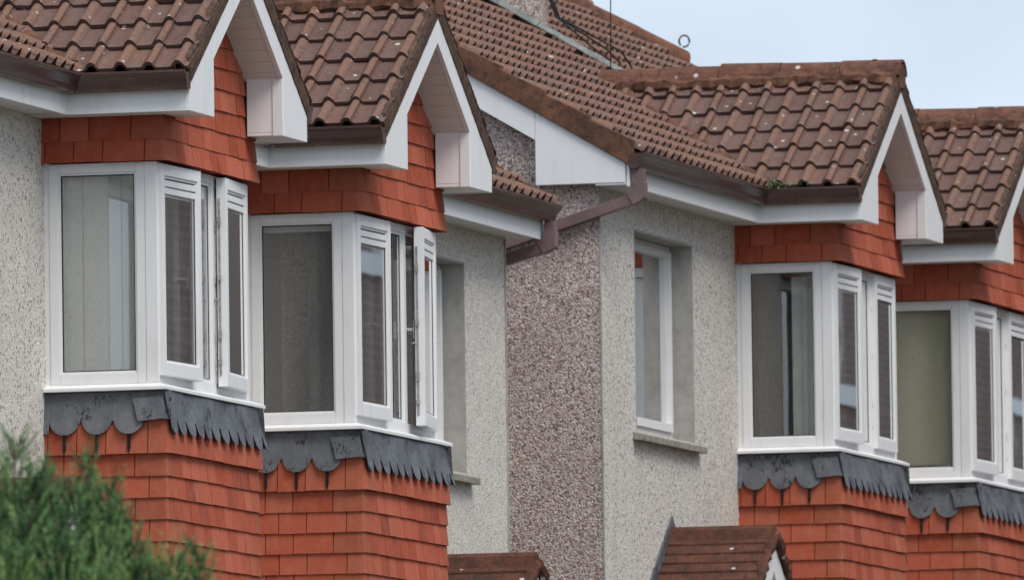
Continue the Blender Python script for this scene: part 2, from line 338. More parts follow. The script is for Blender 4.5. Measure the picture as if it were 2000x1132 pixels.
# ------------------------------------------------------------------ roof tiles (two-roll interlocking, straight bond)
P_ROLL, GAUGE = 0.163, 0.25
def roll_profile(joint, hr, sh):
    """(u, outer, inner) across one roll period; hr roll height, sh shell thickness of the roll"""
    out = [(0, .003, -.022), (.005, 0, -.022), (.079, 0, -.022)]
    a, b = .083, .160
    for i in range(11):
        q = i/10; u = a+(b-a)*q; h = hr*math.sin(math.pi*q)**.8 if 0 < i < 10 else 0.002
        out.append((u, h, h-sh if 1 < i < 9 else -.016))
        if joint and i == 1: out += [(u+.0008, h-.014, h-.03), (u+.0060, h-.014, h-.03)]
    out.append((P_ROLL, .002, -.022)); return out
def roof_tiles(mb, O, U, V, width, ncourse, seed, u0=0.0, lift=.023, hr=.040, sh=.024):
    O, U, V = Vector(O), Vector(U).normalized(), Vector(V).normalized(); Nn = U.cross(V).normalized()
    if Nn.z < 0: Nn = -Nn
    rg = random.Random(seed); ntile = int(math.ceil(width/(2*P_ROLL)))+1
    for c in range(ncourse):
        for k in range(ntile):
            us = u0+k*2*P_ROLL; tint = min(1, max(0, rg.gauss(.5, .2))); dv = rg.uniform(-.007, .007); dl = rg.uniform(-.003, .004); tw = rg.uniform(-.006, .006)
            v0 = c*GAUGE+dv; v1 = (c+1)*GAUGE+.035
            pr = roll_profile(False, hr, sh)[:-1] + [(u+P_ROLL, a, b) for (u, a, b) in roll_profile(True, hr, sh)]
            pr = [p for p in pr if us+p[0] <= width+.02]
            if len(pr) < 2: continue
            def pt(u, v, h): return O+U*(us+u)+V*v+Nn*h
            n = len(pr); b = len(mb.v); L = [lift+dl+tw*(p[0]/P_ROLL-1) for p in pr]
            mb.v += [tuple(pt(p[0], v0, p[1]+l)) for p, l in zip(pr, L)]+[tuple(pt(p[0], v1, p[1]-.004)) for p in pr]
            for i in range(n-1):
                mb.f.append((b+i, b+i+1, b+n+i+1, b+n+i)); mb.t.append(tint); mb.h.append(max(0, (pr[i][1]+pr[i+1][1])/2/hr) if pr[i+1][1] > -.005 and pr[i][1] > -.005 else -.9); mb.s.append(abs(pr[i+1][1]-pr[i][1]) < .013)
            for i in range(n-1):
                (ua, oa, ia), (ub, ob, ib) = pr[i], pr[i+1]; la, lb = L[i], L[i+1]
                A0, B0 = pt(ua, v0, oa+la), pt(ub, v0, ob+lb); I0, J0 = pt(ua, v0+.002, ia+la), pt(ub, v0+.002, ib+lb)
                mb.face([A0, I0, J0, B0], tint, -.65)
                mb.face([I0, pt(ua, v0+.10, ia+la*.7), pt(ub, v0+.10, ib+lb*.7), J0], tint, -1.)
    return mb
def ridge_run(mb, P0, P1, r=.105, seg=.44, seed=1, flat=.85):
    """half-round ridge tiles laid end to end; z is the underside line"""
    P0, P1 = Vector(P0), Vector(P1); d = (P1-P0); L = d.length; d.normalize(); sd_ = d.cross(Vector((0, 0, 1))).normalized(); upv = sd_.cross(d).normalized()
    rg = random.Random(seed); n = max(1, round(L/seg))
    for i in range(n):
        a = i*L/n; b = (i+1)*L/n-.006; j = rg.uniform(-.006, .006); t = rg.random(); r1, r0 = r+rg.uniform(0, .006), r-.004
        rings = []
        for s_, rr in ((a, r0), (b, r1)):
            ring = [P0+d*s_+sd_*(rr*math.cos(th))+upv*(rr*flat*math.sin(th)+j) for th in [math.pi*k/10 for k in range(11)]]
            ring += [P0+d*s_+sd_*((rr-.016)*math.cos(th))+upv*((rr-.016)*flat*math.sin(th)+j-.002) for th in [math.pi*k/10 for k in range(10, -1, -1)]]
            rings.append(ring)
        mb.loft(rings, t=t, smooth=False)
def lump_strip(mb, P0, P1, r, seed, step=.05, amp=.5, flatten=.6):
    """irregular mortar fillet between two points"""
    P0, P1 = Vector(P0), Vector(P1); L = (P1-P0).length; n = max(3, int(L/step)); rg = random.Random(seed); d = (P1-P0).normalized()
    a = d.cross(Vector((0, 0, 1))).normalized(); c = a.cross(d); rings = []
    for i in range(n+1):
        p = P0.lerp(P1, i/n); rr = r*(1+rg.uniform(-amp, amp)); off = Vector((rg.uniform(-1, 1), rg.uniform(-1, 1), rg.uniform(-.5, .5)))*r*.3
        rings.append([p+off+rr*(math.cos(2*math.pi*k/7)*a+flatten*math.sin(2*math.pi*k/7)*c)*(1+rg.uniform(-.15, .15)) for k in range(7)])
    mb.loft(rings, t=.5)

# ------------------------------------------------------------------ hung tiles
def strip(mb, base, zb, zt, ob, ot, th, t):
    """a tile following plan points base=[((x,y),(nx,ny))..], pushed out by ob at its foot and ot at its head"""
    rings = []
    for (p, n) in base:
        rings.append([(p[0]+n[0]*ob, p[1]+n[1]*ob, zb), (p[0]+n[0]*ot, p[1]+n[1]*ot, zt), (p[0]+n[0]*(ot-th), p[1]+n[1]*(ot-th), zt), (p[0]+n[0]*(ob-th), p[1]+n[1]*(ob-th), zb)])
    mb.loft(rings, t=t)
GH = 0.118
def corner_base(x, sx, a, b):
    """angle tile at plan corner (x, YT); sx=-1 for the left corner, +1 for the right"""
    r = .012; c = [((x, YT+a), (sx, 0)), ((x, YT+r), (sx, 0))]
    for q in (22.5, 45, 67.5): c.append(((x, YT), (sx*math.cos(R(q)), -math.sin(R(q)))))
    c += [((x-sx*r, YT), (0, -1)), ((x-sx*b, YT), (0, -1))]
    return c
def hung_course(mb, k, zb, rg, flare=0., top_full=None, front_lo=None, front_hi=None, cheeks=True):
    zt = zb+GH+.035 if top_full is None else top_full
    ob, ot, th = .0235+flare, .010+flare*.3, .011
    jit = lambda: rg.uniform(-.002, .002)
    tn = lambda: min(.92, max(0, rg.gauss(.52, .27)))
    odd = k % 2; la, lb = (.165, .09) if odd else (.085, .165)
    x0, x1 = -.005, W+.005
    g = .0055
    if cheeks:
        for x, sx in ((x0, -1), (x1, 1)):
            strip(mb, corner_base(x, sx, la, lb), zb+jit(), zt, ob+.002, ot, th, 1.0 if odd else .95)
            y = YT+la; wl = [.238, .165, .165, .165]; i = 0
            while y < -.002:
                w_ = min(wl[i], -y); i += 1; o2 = rg.uniform(-.002, .003)
                strip(mb, [((x, y+g), (sx, 0)), ((x, y+w_), (sx, 0))], zb+jit(), zt, ob+o2, ot, th, tn()); y += w_
        xa, xb = x0+lb, x1-lb
    else: xa, xb = x0, x1
    if front_lo is not None: xa, xb = max(xa, front_lo), min(xb, front_hi)
    x = x0+lb
    while x < xb-.004:
        w_ = min(.165, xb-x) if xb-x > .2 else xb-x
        if x+w_ > xa:
            o2 = rg.uniform(-.002, .003); j = jit()
            strip(mb, [((max(x, xa)+g, YT), (0, -1)), ((x+w_, YT), (0, -1))], zb+j, zt, ob+o2, ot, th, tn())
        x += w_
def hung_lower():
    mb = MB(); rg = random.Random(5)
    mb.box(.004, W-.004, YT+.004, -.001, -1.62, -.05, .3)
    hung_course(mb, 0, -.386, rg, flare=.016, top_full=-.10)
    for k in range(1, 11): hung_course(mb, k, -.386-GH*k-.004, rg)
    return mb.mesh("lower_hung_tiles")
def hung_upper():
    mb = MB(); rg = random.Random(8)
    mb.box(.004, W-.004, YT+.004, -.001, HH+.01, ZF+.06, .3)
    mb.prism([(.03, YT+.006, ZF+.05), (W-.03, YT+.006, ZF+.05), (M, YT+.006, ZAI+.05)], (0, .05, 0), .3)
    hung_course(mb, 0, 1.208, rg, flare=.018); hung_course(mb, 1, 1.325, rg, flare=.004)
    k = 2; z = 1.325+GH
    while z < ZAI-.02:
        hw = (ZAI+.05-z)/TS
        hung_course(mb, k, z, rg, front_lo=M-hw, front_hi=M+hw, cheeks=False); k += 1; z += GH
    return mb.mesh("upper_hung_tiles")

# ------------------------------------------------------------------ lead apron with scalloped edge
def lead_apron():
    mb = MB(); ztop = -.045
    def run(p0, p1, nrm, cells, flap=None):
        """p0->p1 in plan; cells = scallop centres; flap = (u0, u1) straight piece"""
        p0, p1, nrm = Vector(p0), Vector(p1), Vector(nrm); L = (p1-p0).length; d = (p1-p0)/L; r = cells[2]
        cs = [cells[0]+cells[1]*i for i in range(cells[3])]
        n = int(L/.004); prev = None
        for i in range(n+1):
            u = L*i/n; zb = -.203
            for c in cs:
                if abs(u-c) < r: zb = min(zb, cells[4]-math.sqrt(max(0, r*r-(u-c)**2)))
            if u < cs[0]-r: zb = -.268
            rows = []
            for s_ in (0, .35, .7, 1):
                z = ztop+(zb-ztop)*s_; drop = (ztop-z)/.233; out = .012+.047*drop**1.3+.004*math.sin(u*9+s_*3)
                p = p0+d*u+nrm*out; rows.append((p.x, p.y, z))
            rb = [(q[0]-nrm.x*.004, q[1]-nrm.y*.004, q[2]) for q in rows]
            cur = rows+rb[::-1]
            if prev:
                for j in range(len(cur)-1): mb.face([prev[j], cur[j], cur[j+1], prev[j+1]], .5, 0, False)
            prev = cur
    run((-.005, 0), (-.005, YT-.045), (-1, 0), (.118, .183, .086, 3, -.192))
    run((-.050, YT), (W+.050, YT), (0, -1), (.075, .1655, .070, 12, -.212))
    run((W+.005, YT-.045), (W+.005, 0), (1, 0), (.2, .183, .086, 3, -.192))
    # lapped corner patch
    q = []
    for (u, z, o) in ((.172, -.085, .033), (.0, -.075, .035), (-.030, -.198, .060), (.135, -.212, .062)): q.append((-.005-o, YT+u, z))
    mb.prism(q, (-.0015, 0, 0))
    return mb.mesh("lead_apron")
def drips():
    mb = MB(); rg = random.Random(3)
    for i in range(3):
        y = -(.118+.183*i); a = .010; zt_, zb_ = -.27, -.384-rg.uniform(0, .012)
        x = -.005-.047
        mb.prism([(x, y-a, zt_), (x, y+a, zt_), (x+.001, y+a*rg.uniform(.6, 1), zb_+.02), (x+.001, y+rg.uniform(0, .004), zb_), (x+.001, y-a*.8, zb_+.03)], (-.002, 0, 0))
    for i in range(11):
        x = -.05+.075+.1655*i; L = rg.uniform(.005, .05)
        mb.prism([(x-.0028, YT-.045, -.27), (x+.0028, YT-.045, -.27), (x+.002, YT-.0445, -.27-L), (x-.001, YT-.0445, -.27-L)], (0, -.002, 0))
    return mb.mesh("drip_stains")

# ------------------------------------------------------------------ bay roof, boards, gutters
def gutter_prof():
    o = [(.002, 1.655), (.002, 1.572), (.020, 1.562), (.052, 1.560), (.066, 1.572), (.072, 1.600), (.090, 1.622), (.106, 1.638), (.112, 1.650), (.116, 1.652), (.116, 1.664), (.106, 1.666), (.104, 1.655)]
    i = [(.098, 1.645), (.083, 1.628), (.064, 1.605), (.058, 1.580), (.048, 1.568), (.020, 1.570), (.008, 1.580), (.008, 1.655)]
    return o+i
def bay_roof_mesh():
    mb = MB(); c = math.cos(math.atan(TS)); s_ = math.sin(math.atan(TS)); z0 = 1.665
    ya = YF-.012; yb = 1.35
    # left slope: eave line along Y; U from the back to the front so that the cut half roll falls at the back
    roof_tiles(mb, (-.335, ya+.02, z0), (0, 1, 0), (c, 0, s_), yb-ya, 7, 21, u0=-.083)
    clipL = [((M, 0, 0), (1, 0, 0)), ((0, ya, 0), (0, -1, 0))]
    me1 = mb.mesh("gable_roof_left", clipL)
    mb = MB(); roof_tiles(mb, (W+.335, ya+.02, z0), (0, 1, 0), (-c, 0, s_), yb-ya, 7, 22, u0=-.083)
    me2 = mb.mesh("gable_roof_right", [((M, 0, 0), (-1, 0, 0)), ((0, ya, 0), (0, -1, 0))])
    bm = bmesh.new(); bm.from_mesh(me1); bm.from_mesh(me2)
    me = bpy.data.meshes.new("gable_roof_tiles"); bm.to_mesh(me); bm.free(); return me
def bay_ridge():
    mb = MB(); ridge_run(mb, (M, YF-.02, 2.485), (M, 1.12, 2.485), r=.118, seg=.42, seed=4, flat=.95)
    return mb.mesh("bay_ridge_tiles")
def bay_ridge_mortar():
    mb = MB()
    for sx in (-1, 1): lump_strip(mb, (M+sx*.100, YF-.005, 2.462), (M+sx*.100, 1.1, 2.462), .050, 6+sx, amp=.3, flatten=1.0)
    mb.box(M-.09, M+.09, YF-.014, YF+.02, 2.40, 2.56)
    return mb.mesh("ridge_bedding")
def verge_mesh():
    """mortar and tile edges closing the front of the bay roof, stepped course by course"""
    mb = MB(); rg = random.Random(14)
    for sx in (-1, 1):
        n = 40; top, bot = [], []
        for i in range(n+1):
            q = i/n; x = M+sx*(A+.012)*(1-q) ; zl = ZAP-TS*abs(x-M)
            ph = (q*1.52/GAUGE) % 1.0
            th = .108+.024*(1-ph)+rg.uniform(-.004, .004)
            bot.append((x, zl-.004+rg.uniform(-.003, .003))); top.append((x, zl+th+.02))
        ring = []
        for i in range(n+1):
            y0, y1 = YF-.012, YF+.05; x, zb_ = bot[i]; _, zt_ = top[i]; zm = (zb_+zt_)/2+rg.uniform(-.01, .01)
            ring.append([(x, y0+.006, zb_), (x, y0+rg.uniform(-.003, .003), zm), (x, y0+.006, zt_-.006), (x, y0+.016, zt_), (x, y1, zt_), (x, y1, zb_)])
        mb.loft(ring, smooth=False)
    return mb.mesh("verge")
def barge_mesh(sx):
    """sloping board with its boxed foot; sx=-1 left, +1 right"""
    mb = MB(); X = lambda d: M+sx*d
    pl = [(0, ZAP), (A, ZAP-TS*A), (A, ZF), (A-BW, ZF), (A-BW, ZK), (0, ZAI)]
    # sloping board and the foot panel are separate pieces with a fine joint
    zj = ZAP-TS*(A-BW)
    mb.prism([(X(.0015), YF, ZAP), (X(A-BW), YF, zj), (X(A-BW), YF, ZK), (X(.0015), YF, ZAI)], (0, .028, 0))
    mb.prism([(X(A-BW+.0025), YF, zj-.0017), (X(A), YF, ZAP-TS*A), (X(A), YF, ZF), (X(A-BW+.0025), YF, ZF)], (0, .028, 0))
    # boxed foot: underside and inner cheek
    yb = YT-.03
    mb.prism([(X(A-BW+.004), YF+.029, ZF+.004), (X(A-.004), YF+.029, ZF+.004), (X(A-.004), YF+.029, ZF+.022), (X(A-BW+.004), YF+.029, ZF+.022)], (0, yb-YF-.03+.6*0, 0))
    mb.prism([(X(A-BW+.004), YF+.029, ZF+.023), (X(A-BW+.022), YF+.029, ZF+.023), (X(A-BW+.022), YF+.029, ZK+.01), (X(A-BW+.004), YF+.029, ZK+.01)], (0, yb-YF-.03, 0))
    # cover strip on the inner edge of the foot
    mb.prism([(X(A-BW-.003), YF+.002, ZF+.002), (X(A-BW+.003), YF+.002, ZF+.002), (X(A-BW+.003), YF+.002, ZK), (X(A-BW-.003), YF+.002, ZK)], (0, .06, 0))
    return mb.mesh("bargeboard", bevel=.0025)
def soffit_flat(sx):
    """flat board beside the cheek"""
    mb = MB(); xa, xb = sorted((M+sx*(A-.004), M+sx*(M+.032))); mb.box(xa, xb, YT-.03, -.002, ZF+.005, ZF+.02)
    return mb.mesh("flat_soffit")
def soffit_mesh(sx):
    """grooved boards under one slope of the gable overhang"""
    mb = MB(); pitch = .098
    if True:
        L = (A-BW+.02)/math.cos(math.atan(TS)); n = int(L/pitch)+1
        for i in range(n):
            d0 = i*pitch*math.cos(math.atan(TS)); d1 = min(A-BW+.02, d0+(pitch-.007)*math.cos(math.atan(TS)))
            if d1 <= d0: continue
            za, zb_ = ZAI-TS*d0+.004, ZAI-TS*d1+.004
            mb.hexa([(M+sx*d0, YF+.03, za), (M+sx*d1, YF+.03, zb_), (M+sx*d1, YT-.004, zb_), (M+sx*d0, YT-.004, za),
                     (M+sx*d0, YF+.03, za+.014), (M+sx*d1, YF+.03, zb_+.014), (M+sx*d1, YT-.004, zb_+.014), (M+sx*d0, YT-.004, za+.014)])
        # backing so that the grooves read dark rather than open
        d1 = A-BW+.03
        mb.hexa([(M, YF+.03, ZAI+.022), (M+sx*d1, YF+.03, ZAI-TS*d1+.022), (M+sx*d1, YT, ZAI-TS*d1+.022), (M, YT, ZAI+.022),
                 (M, YF+.03, ZAI+.03), (M+sx*d1, YF+.03, ZAI-TS*d1+.03), (M+sx*d1, YT, ZAI-TS*d1+.03), (M, YT, ZAI+.03)])
    return mb.mesh("soffit")
FASC = [(0, 1.45), (0, 1.602), (-.02, 1.602), (-.02, 1.45)]

# ------------------------------------------------------------------ windows
def frame_rect(mb, ax, lo, hi, z0, z1, w, f0, f1, wb=None, wt=None, t=.5):
    """rectangular frame in the plane ax ('x': lies along X, 'y': along Y); f0..f1 thickness"""
    wb = wb or w; wt = wt or w
    def bx(a0, a1, c0, c1):
        if ax == 'x': mb.box(a0, a1, f0, f1, c0, c1, t)
        else: mb.box(f0, f1, a0, a1, c0, c1, t)
    bx(lo, lo+w, z0, z1); bx(hi-w, hi, z0, z1); bx(lo+w+.0005, hi-w-.0005, z0, z0+wb); bx(lo+w+.0005, hi-w-.0005, z1-wt, z1)
ML1, ML2 = .665, 1.105
def bay_frame():
    mb = MB()
    mb.box(.006, .06, -.0295, .01, -.02, HH+.01); mb.box(W-.06, W-.006, -.0295, .01, -.02, HH+.01)
    for s_ in (0, 1):
        f0, f1 = (0, .065) if s_ == 0 else (W-.065, W)
        frame_rect(mb, 'y', -D+.066, -.03, 0, HH, .052, f0, f1, wb=.058)
        g0, g1 = (.010, .05) if s_ == 0 else (W-.05, W-.010)
        frame_rect(mb, 'y', -D+.118, -.082, .058, HH-.052, .012, g0, g1)
    mb.box(-.004, .070, -D-.002, -D+.065, 0, HH); mb.box(W-.070, W+.004, -D-.002, -D+.065, 0, HH)
    mb.box(.0705, W-.0705, -D, -D+.06, 0, .055); mb.box(.0705, W-.0705, -D, -D+.06, HH-.045, HH)
    for x in (ML1, ML2): mb.box(x-.03, x+.03, -D+.001, -D+.06, .0555, HH-.0455)
    frame_rect(mb, 'x', ML1+.0305, ML2-.0305, .0555, HH-.0455, .018, -D+.010, -D+.05)
    return mb.mesh("bay_window_frame", bevel=.0022)
def bay_seal(which):
    mb = MB()
    if which < 2: f = (.0205, W-.0205)[which]; frame_rect(mb, 'y', -D+.130, -.094, .070, HH-.064, .006, f-.004, f+.004)
    else: frame_rect(mb, 'x', ML1+.0485, ML2-.0485, .0735, HH-.0635, .006, -D+.017, -D+.025)
    return mb.mesh("glazing_seal")
def pane_mesh(ax, lo, hi, z0, z1, f):
    mb = MB()
    if ax == 'x': mb.box(lo, hi, f-.002, f+.002, z0, z1)
    else: mb.box(f-.002, f+.002, lo, hi, z0, z1)
    return mb.mesh("pane")
CZ0, CZ1 = .040, HH-.012
def cw(sx): return .632 if sx > 0 else .585
def casement_frame(sx):
    """sash hinged at x=0, running to sx*cw(sx), outside face towards -Y"""
    mb = MB(); lo, hi = sorted((0, sx*cw(sx)))
    frame_rect(mb, 'x', lo, hi, CZ0, CZ1, .052, 0, .055, wb=.072, wt=.062)
    frame_rect(mb, 'x', lo+.0525, hi-.0525, CZ0+.0725, CZ1-.0625, .013, .010, .045)
    return mb.mesh("casement", bevel=.0025)
def casement_seal(sx):
    mb = MB(); lo, hi = sorted((0, sx*cw(sx)))
    frame_rect(mb, 'x', lo+.0655, hi-.0655, CZ0+.0855, CZ1-.0755, .006, .016, .024)
    frame_rect(mb, 'x', lo+.004, hi-.004, CZ0+.004, CZ1-.004, .012, .0555, .061)
    return mb.mesh("casement_seal")
def casement_vent(sx):
    mb = MB(); lo, hi = sorted((sx*.066, sx*(cw(sx)-.066))); z1 = CZ1-.076
    mb.box(lo, hi, .004, .035, z1-.044, z1-.010); mb.box(lo, hi, .008, .035, z1-.084, z1-.051)
    mb.box(lo, hi, .018, .03, z1-.10, z1-.001)
    return mb.mesh("casement_vent", bevel=.003)
def casement_handle(sx):
    mb = MB(); x = sx*(cw(sx)-.05); z = .60
    mb.box(x-.012, x+.012, .055, .070, z-.05, z+.05)
    mb.tube([(x, .07, z), (x, .105, z), (x-sx*.03, .112, z), (x-sx*.11, .112, z-.02)], [.011, .011, .011, .009], 8)
    return mb.mesh("handle")
def casement_lock(sx):
    mb = MB(); x = sx*cw(sx); x0, x1 = sorted((x+sx*.0015, x+sx*.006))
    mb.box(x0, x1, .034, .046, .10, 1.08)
    for z, h in ((.16, .03), (.30, .05), (.62, .035), (.93, .045)): 
        a, b = sorted((x+sx*.006, x+sx*.016)); mb.box(a, b, .030, .050, z, z+h)
    mb.tube([(x+sx*.01, .05, .52), (x+sx*.012, .075, .515)], .006, 6)
    return mb.mesh("lock_strip")
def sill_mesh():
    mb = MB()
    mb.sweep([(-.006, -.001), (-.006, -D-.003), (W+.075, -D-.003), (W+.075, -.001)], [(-.07, -.001), (.004, -.002), (.054, -.021), (.056, -.024), (.056, -.041), (-.07, -.041)])
    return mb.mesh("window_sill", bevel=.002)
def curtain_mesh(axis, lo, hi, z0, z1, f, amp=.018, freq=34, seed=0):
    mb = MB(); n = int((hi-lo)/.008); rg = random.Random(seed); ph = rg.random()*6; A0, A1 = [], []
    for i in range(n+1):
        u = lo+(hi-lo)*i/n; o = f+amp*math.sin(u*freq*2+ph)*(.6+.4*math.sin(u*11+ph))
        A0.append((u, o, z0) if axis == 'x' else (o, u, z0)); A1.append((u, o, z1) if axis == 'x' else (o, u, z1))
    for i in range(n): mb.face([A0[i], A0[i+1], A1[i+1], A1[i]], .5, 0, True)
    me = mb.mesh("curtain", recalc=False); return me

# ------------------------------------------------------------------ walls
def wall_front(xl, xr, holes, zb=ZG-.3, zt=1.50):
    mb = MB(); xs = sorted({xl, xr, *[h[0] for h in holes], *[h[1] for h in holes]}); zs = sorted({zb, zt, *[h[2] for h in holes], *[h[3] for h in holes]})
    for i in range(len(xs)-1):
        for j in range(len(zs)-1):
            cx, cz = (xs[i]+xs[i+1])/2, (zs[j]+zs[j+1])/2
            if any(h[0] < cx < h[1] and h[2] < cz < h[3] for h in holes): continue
            for y in (0, .28): mb.face([(xs[i], y, zs[j]), (xs[i+1], y, zs[j]), (xs[i+1], y, zs[j+1]), (xs[i], y, zs[j+1])])
    mb.face([(xl, 0, zb), (xl, 0, zt), (xl, .28, zt), (xl, .28, zb)]); mb.face([(xr, 0, zb), (xr, 0, zt), (xr, .28, zt), (xr, .28, zb)])
    return mb.mesh("front_wall", recalc=False)
def gable_wall(x, face):
    mb = MB(); y0, y1 = (.0005, DEPTH); top = [(y0, 1.60)]
    ys = [0.0005, YRIDGE, DEPTH]
    zr = zmain(YRIDGE)-.08
    poly = [(x, .0005, ZG-.3), (x, DEPTH, ZG-.3), (x, DEPTH, zmain(0)-.08), (x, YRIDGE, zr), (x, .0005, zmain(0)-.08)]
    mb.prism([(p[0]+face*.002, p[1], p[2]) for p in poly], (face*.012, 0, 0))
    return mb.mesh("gable_wall")
def surround(x0, x1, z0, z1, dep=.145):
    mb = MB(); th = .012
    mb.box(x0-.002, x0+th, -.002, dep+.06, z0, z1); mb.box(x1-th, x1+.002, -.002, dep+.06, z0, z1)
    mb.box(x0+th+.0005, x1-th-.0005, -.002, dep+.06, z1-th, z1+.002)
    return mb.mesh("window_surround")
def small_window_frame(x0, x1, z0, z1, dep=.145):
    mb = MB(); frame_rect(mb, 'x', x0, x1, z0, z1, .034, dep, dep+.06)
    frame_rect(mb, 'x', x0+.0345, x1-.0345, z0+.0345, z1-.0345, .038, dep-.018, dep+.045, wb=.055)
    return mb.mesh("small_window_frame", bevel=.002)
def main_roof(xl, xr, seed, left_verge, right_verge, hip=False):
    c = 1/math.sqrt(1+TM*TM); s_ = TM*c; mb = MB()
    x0 = xl-(.12 if left_verge else 0); x1 = xr+(.12 if right_verge else 0)
    y0 = -.285; nc = int(math.ceil((YRIDGE-y0)/c/GAUGE))
    roof_tiles(mb, (x0, y0, zmain(y0)-.055), (1, 0, 0), (0, c, s_), x1-x0, nc, seed, u0=0.0, lift=.036, hr=.046, sh=.009)
    clips = [((0, YRIDGE, 0), (0, 1, 0)), ((x1, 0, 0), (1, 0, 0))]
    if hip: clips.append(((x1, HIPY, 0), (1, 1, 0)))
    me1 = mb.mesh("roof_front", clips)
    mb = MB(); zr = zmain(YRIDGE)
    # plain back slope and under-boarding (never seen closely)
    bx0, bx1 = x0, x1
    if hip:
        hx = x1-(YRIDGE-HIPY)
        mb.face([(x0, YRIDGE, zr), (hx, YRIDGE, zr), (x1, DEPTH-HIPY, zmain(HIPY)), (x1, DEPTH+.3, zmain(-.3)), (x0, DEPTH+.3, zmain(-.3))])
        mb.face([(hx, YRIDGE, zr), (x1, HIPY, zmain(HIPY)-.01), (x1, DEPTH-HIPY, zmain(HIPY)-.01)])
    else: mb.face([(x0, YRIDGE, zr), (x1, YRIDGE, zr), (x1, DEPTH+.3, zmain(-.3)), (x0, DEPTH+.3, zmain(-.3))])
    me2 = mb.mesh("roof_back", recalc=False)
    bm = bmesh.new(); bm.from_mesh(me1); bm.from_mesh(me2); me = bpy.data.meshes.new("main_roof"); bm.to_mesh(me); bm.free(); return me
def main_verge(x, face):
    """mortar and tile ends along the sloping edge of the main roof, in overlapping lengths"""
    mb = MB(); c = 1/math.sqrt(1+TM*TM); rg = random.Random(31); y = -.262; step = .33*c*1.0
    i = 0
    while y < YRIDGE:
        y1 = min(YRIDGE, y+step*1.02)
        xa = x+face*rg.uniform(0, .006); xb = x-face*.05; o = .014
        za, zb_ = zmain(y), zmain(y1)
        lo, hi = -.150, .012
        mb.hexa([(xa, y, za+lo), (xb, y, za+lo), (xb, y1, zb_+lo), (xa, y1, zb_+lo), (xa, y, za+hi+o), (xb, y, za+hi+o), (xb, y1, zb_+hi-o), (xa, y1, zb_+hi-o)])
        y += step; i += 1
    return mb.mesh("roof_verge", bevel=.006)
def main_barge(x, face):
    """white board under the main verge with its boxed eaves end"""
    mb = MB(); z = lambda y, d: zmain(y)-d
    yk = .385
    xo = x; e = (-face*.025, 0, 0)
    mb.prism([(xo, yk+.002, z(yk, .135)), (xo, YRIDGE, z(YRIDGE, .135)), (xo, YRIDGE, z(YRIDGE, .33)), (xo, yk+.002, z(yk, .33))], e)
    mb.prism([(xo, YE+.026, z(YE, .105)), (xo, yk, z(yk, .135)), (xo, yk, z(yk, .33)), (xo, yk, 1.475), (xo, YE+.026, 1.475)], e)
    xi = x-face*.026; xj = x-face*.115
    a, b = sorted((xi, xj)); mb.box(a, b, YE+.03, yk-.001, 1.476, 1.49); mb.box(a, b, yk-.016, yk-.0015, 1.491, z(yk, .34))
    return mb.mesh("bargeboard", bevel=.003)
def square_pipe(mb, pts, r=.034, t=.5):
    pts = [Vector(p) for p in pts]; rings = []
    for i, p in enumerate(pts):
        ds = []
        if i > 0: ds.append((pts[i]-pts[i-1]).normalized())
        if i < len(pts)-1: ds.append((pts[i+1]-pts[i]).normalized())
        d = sum(ds, Vector()).normalized(); k = 1/max(.5, d.dot(ds[0]))
        a = Vector((1, 0, 0)); a = (a-d*a.dot(d)).normalized(); b = d.cross(a)
        rings.append([p+a*r*sa+b*r*sb*k for sa, sb in ((-1, -1), (1, -1), (1, 1), (-1, 1))])
    mb.loft(rings, t=t)
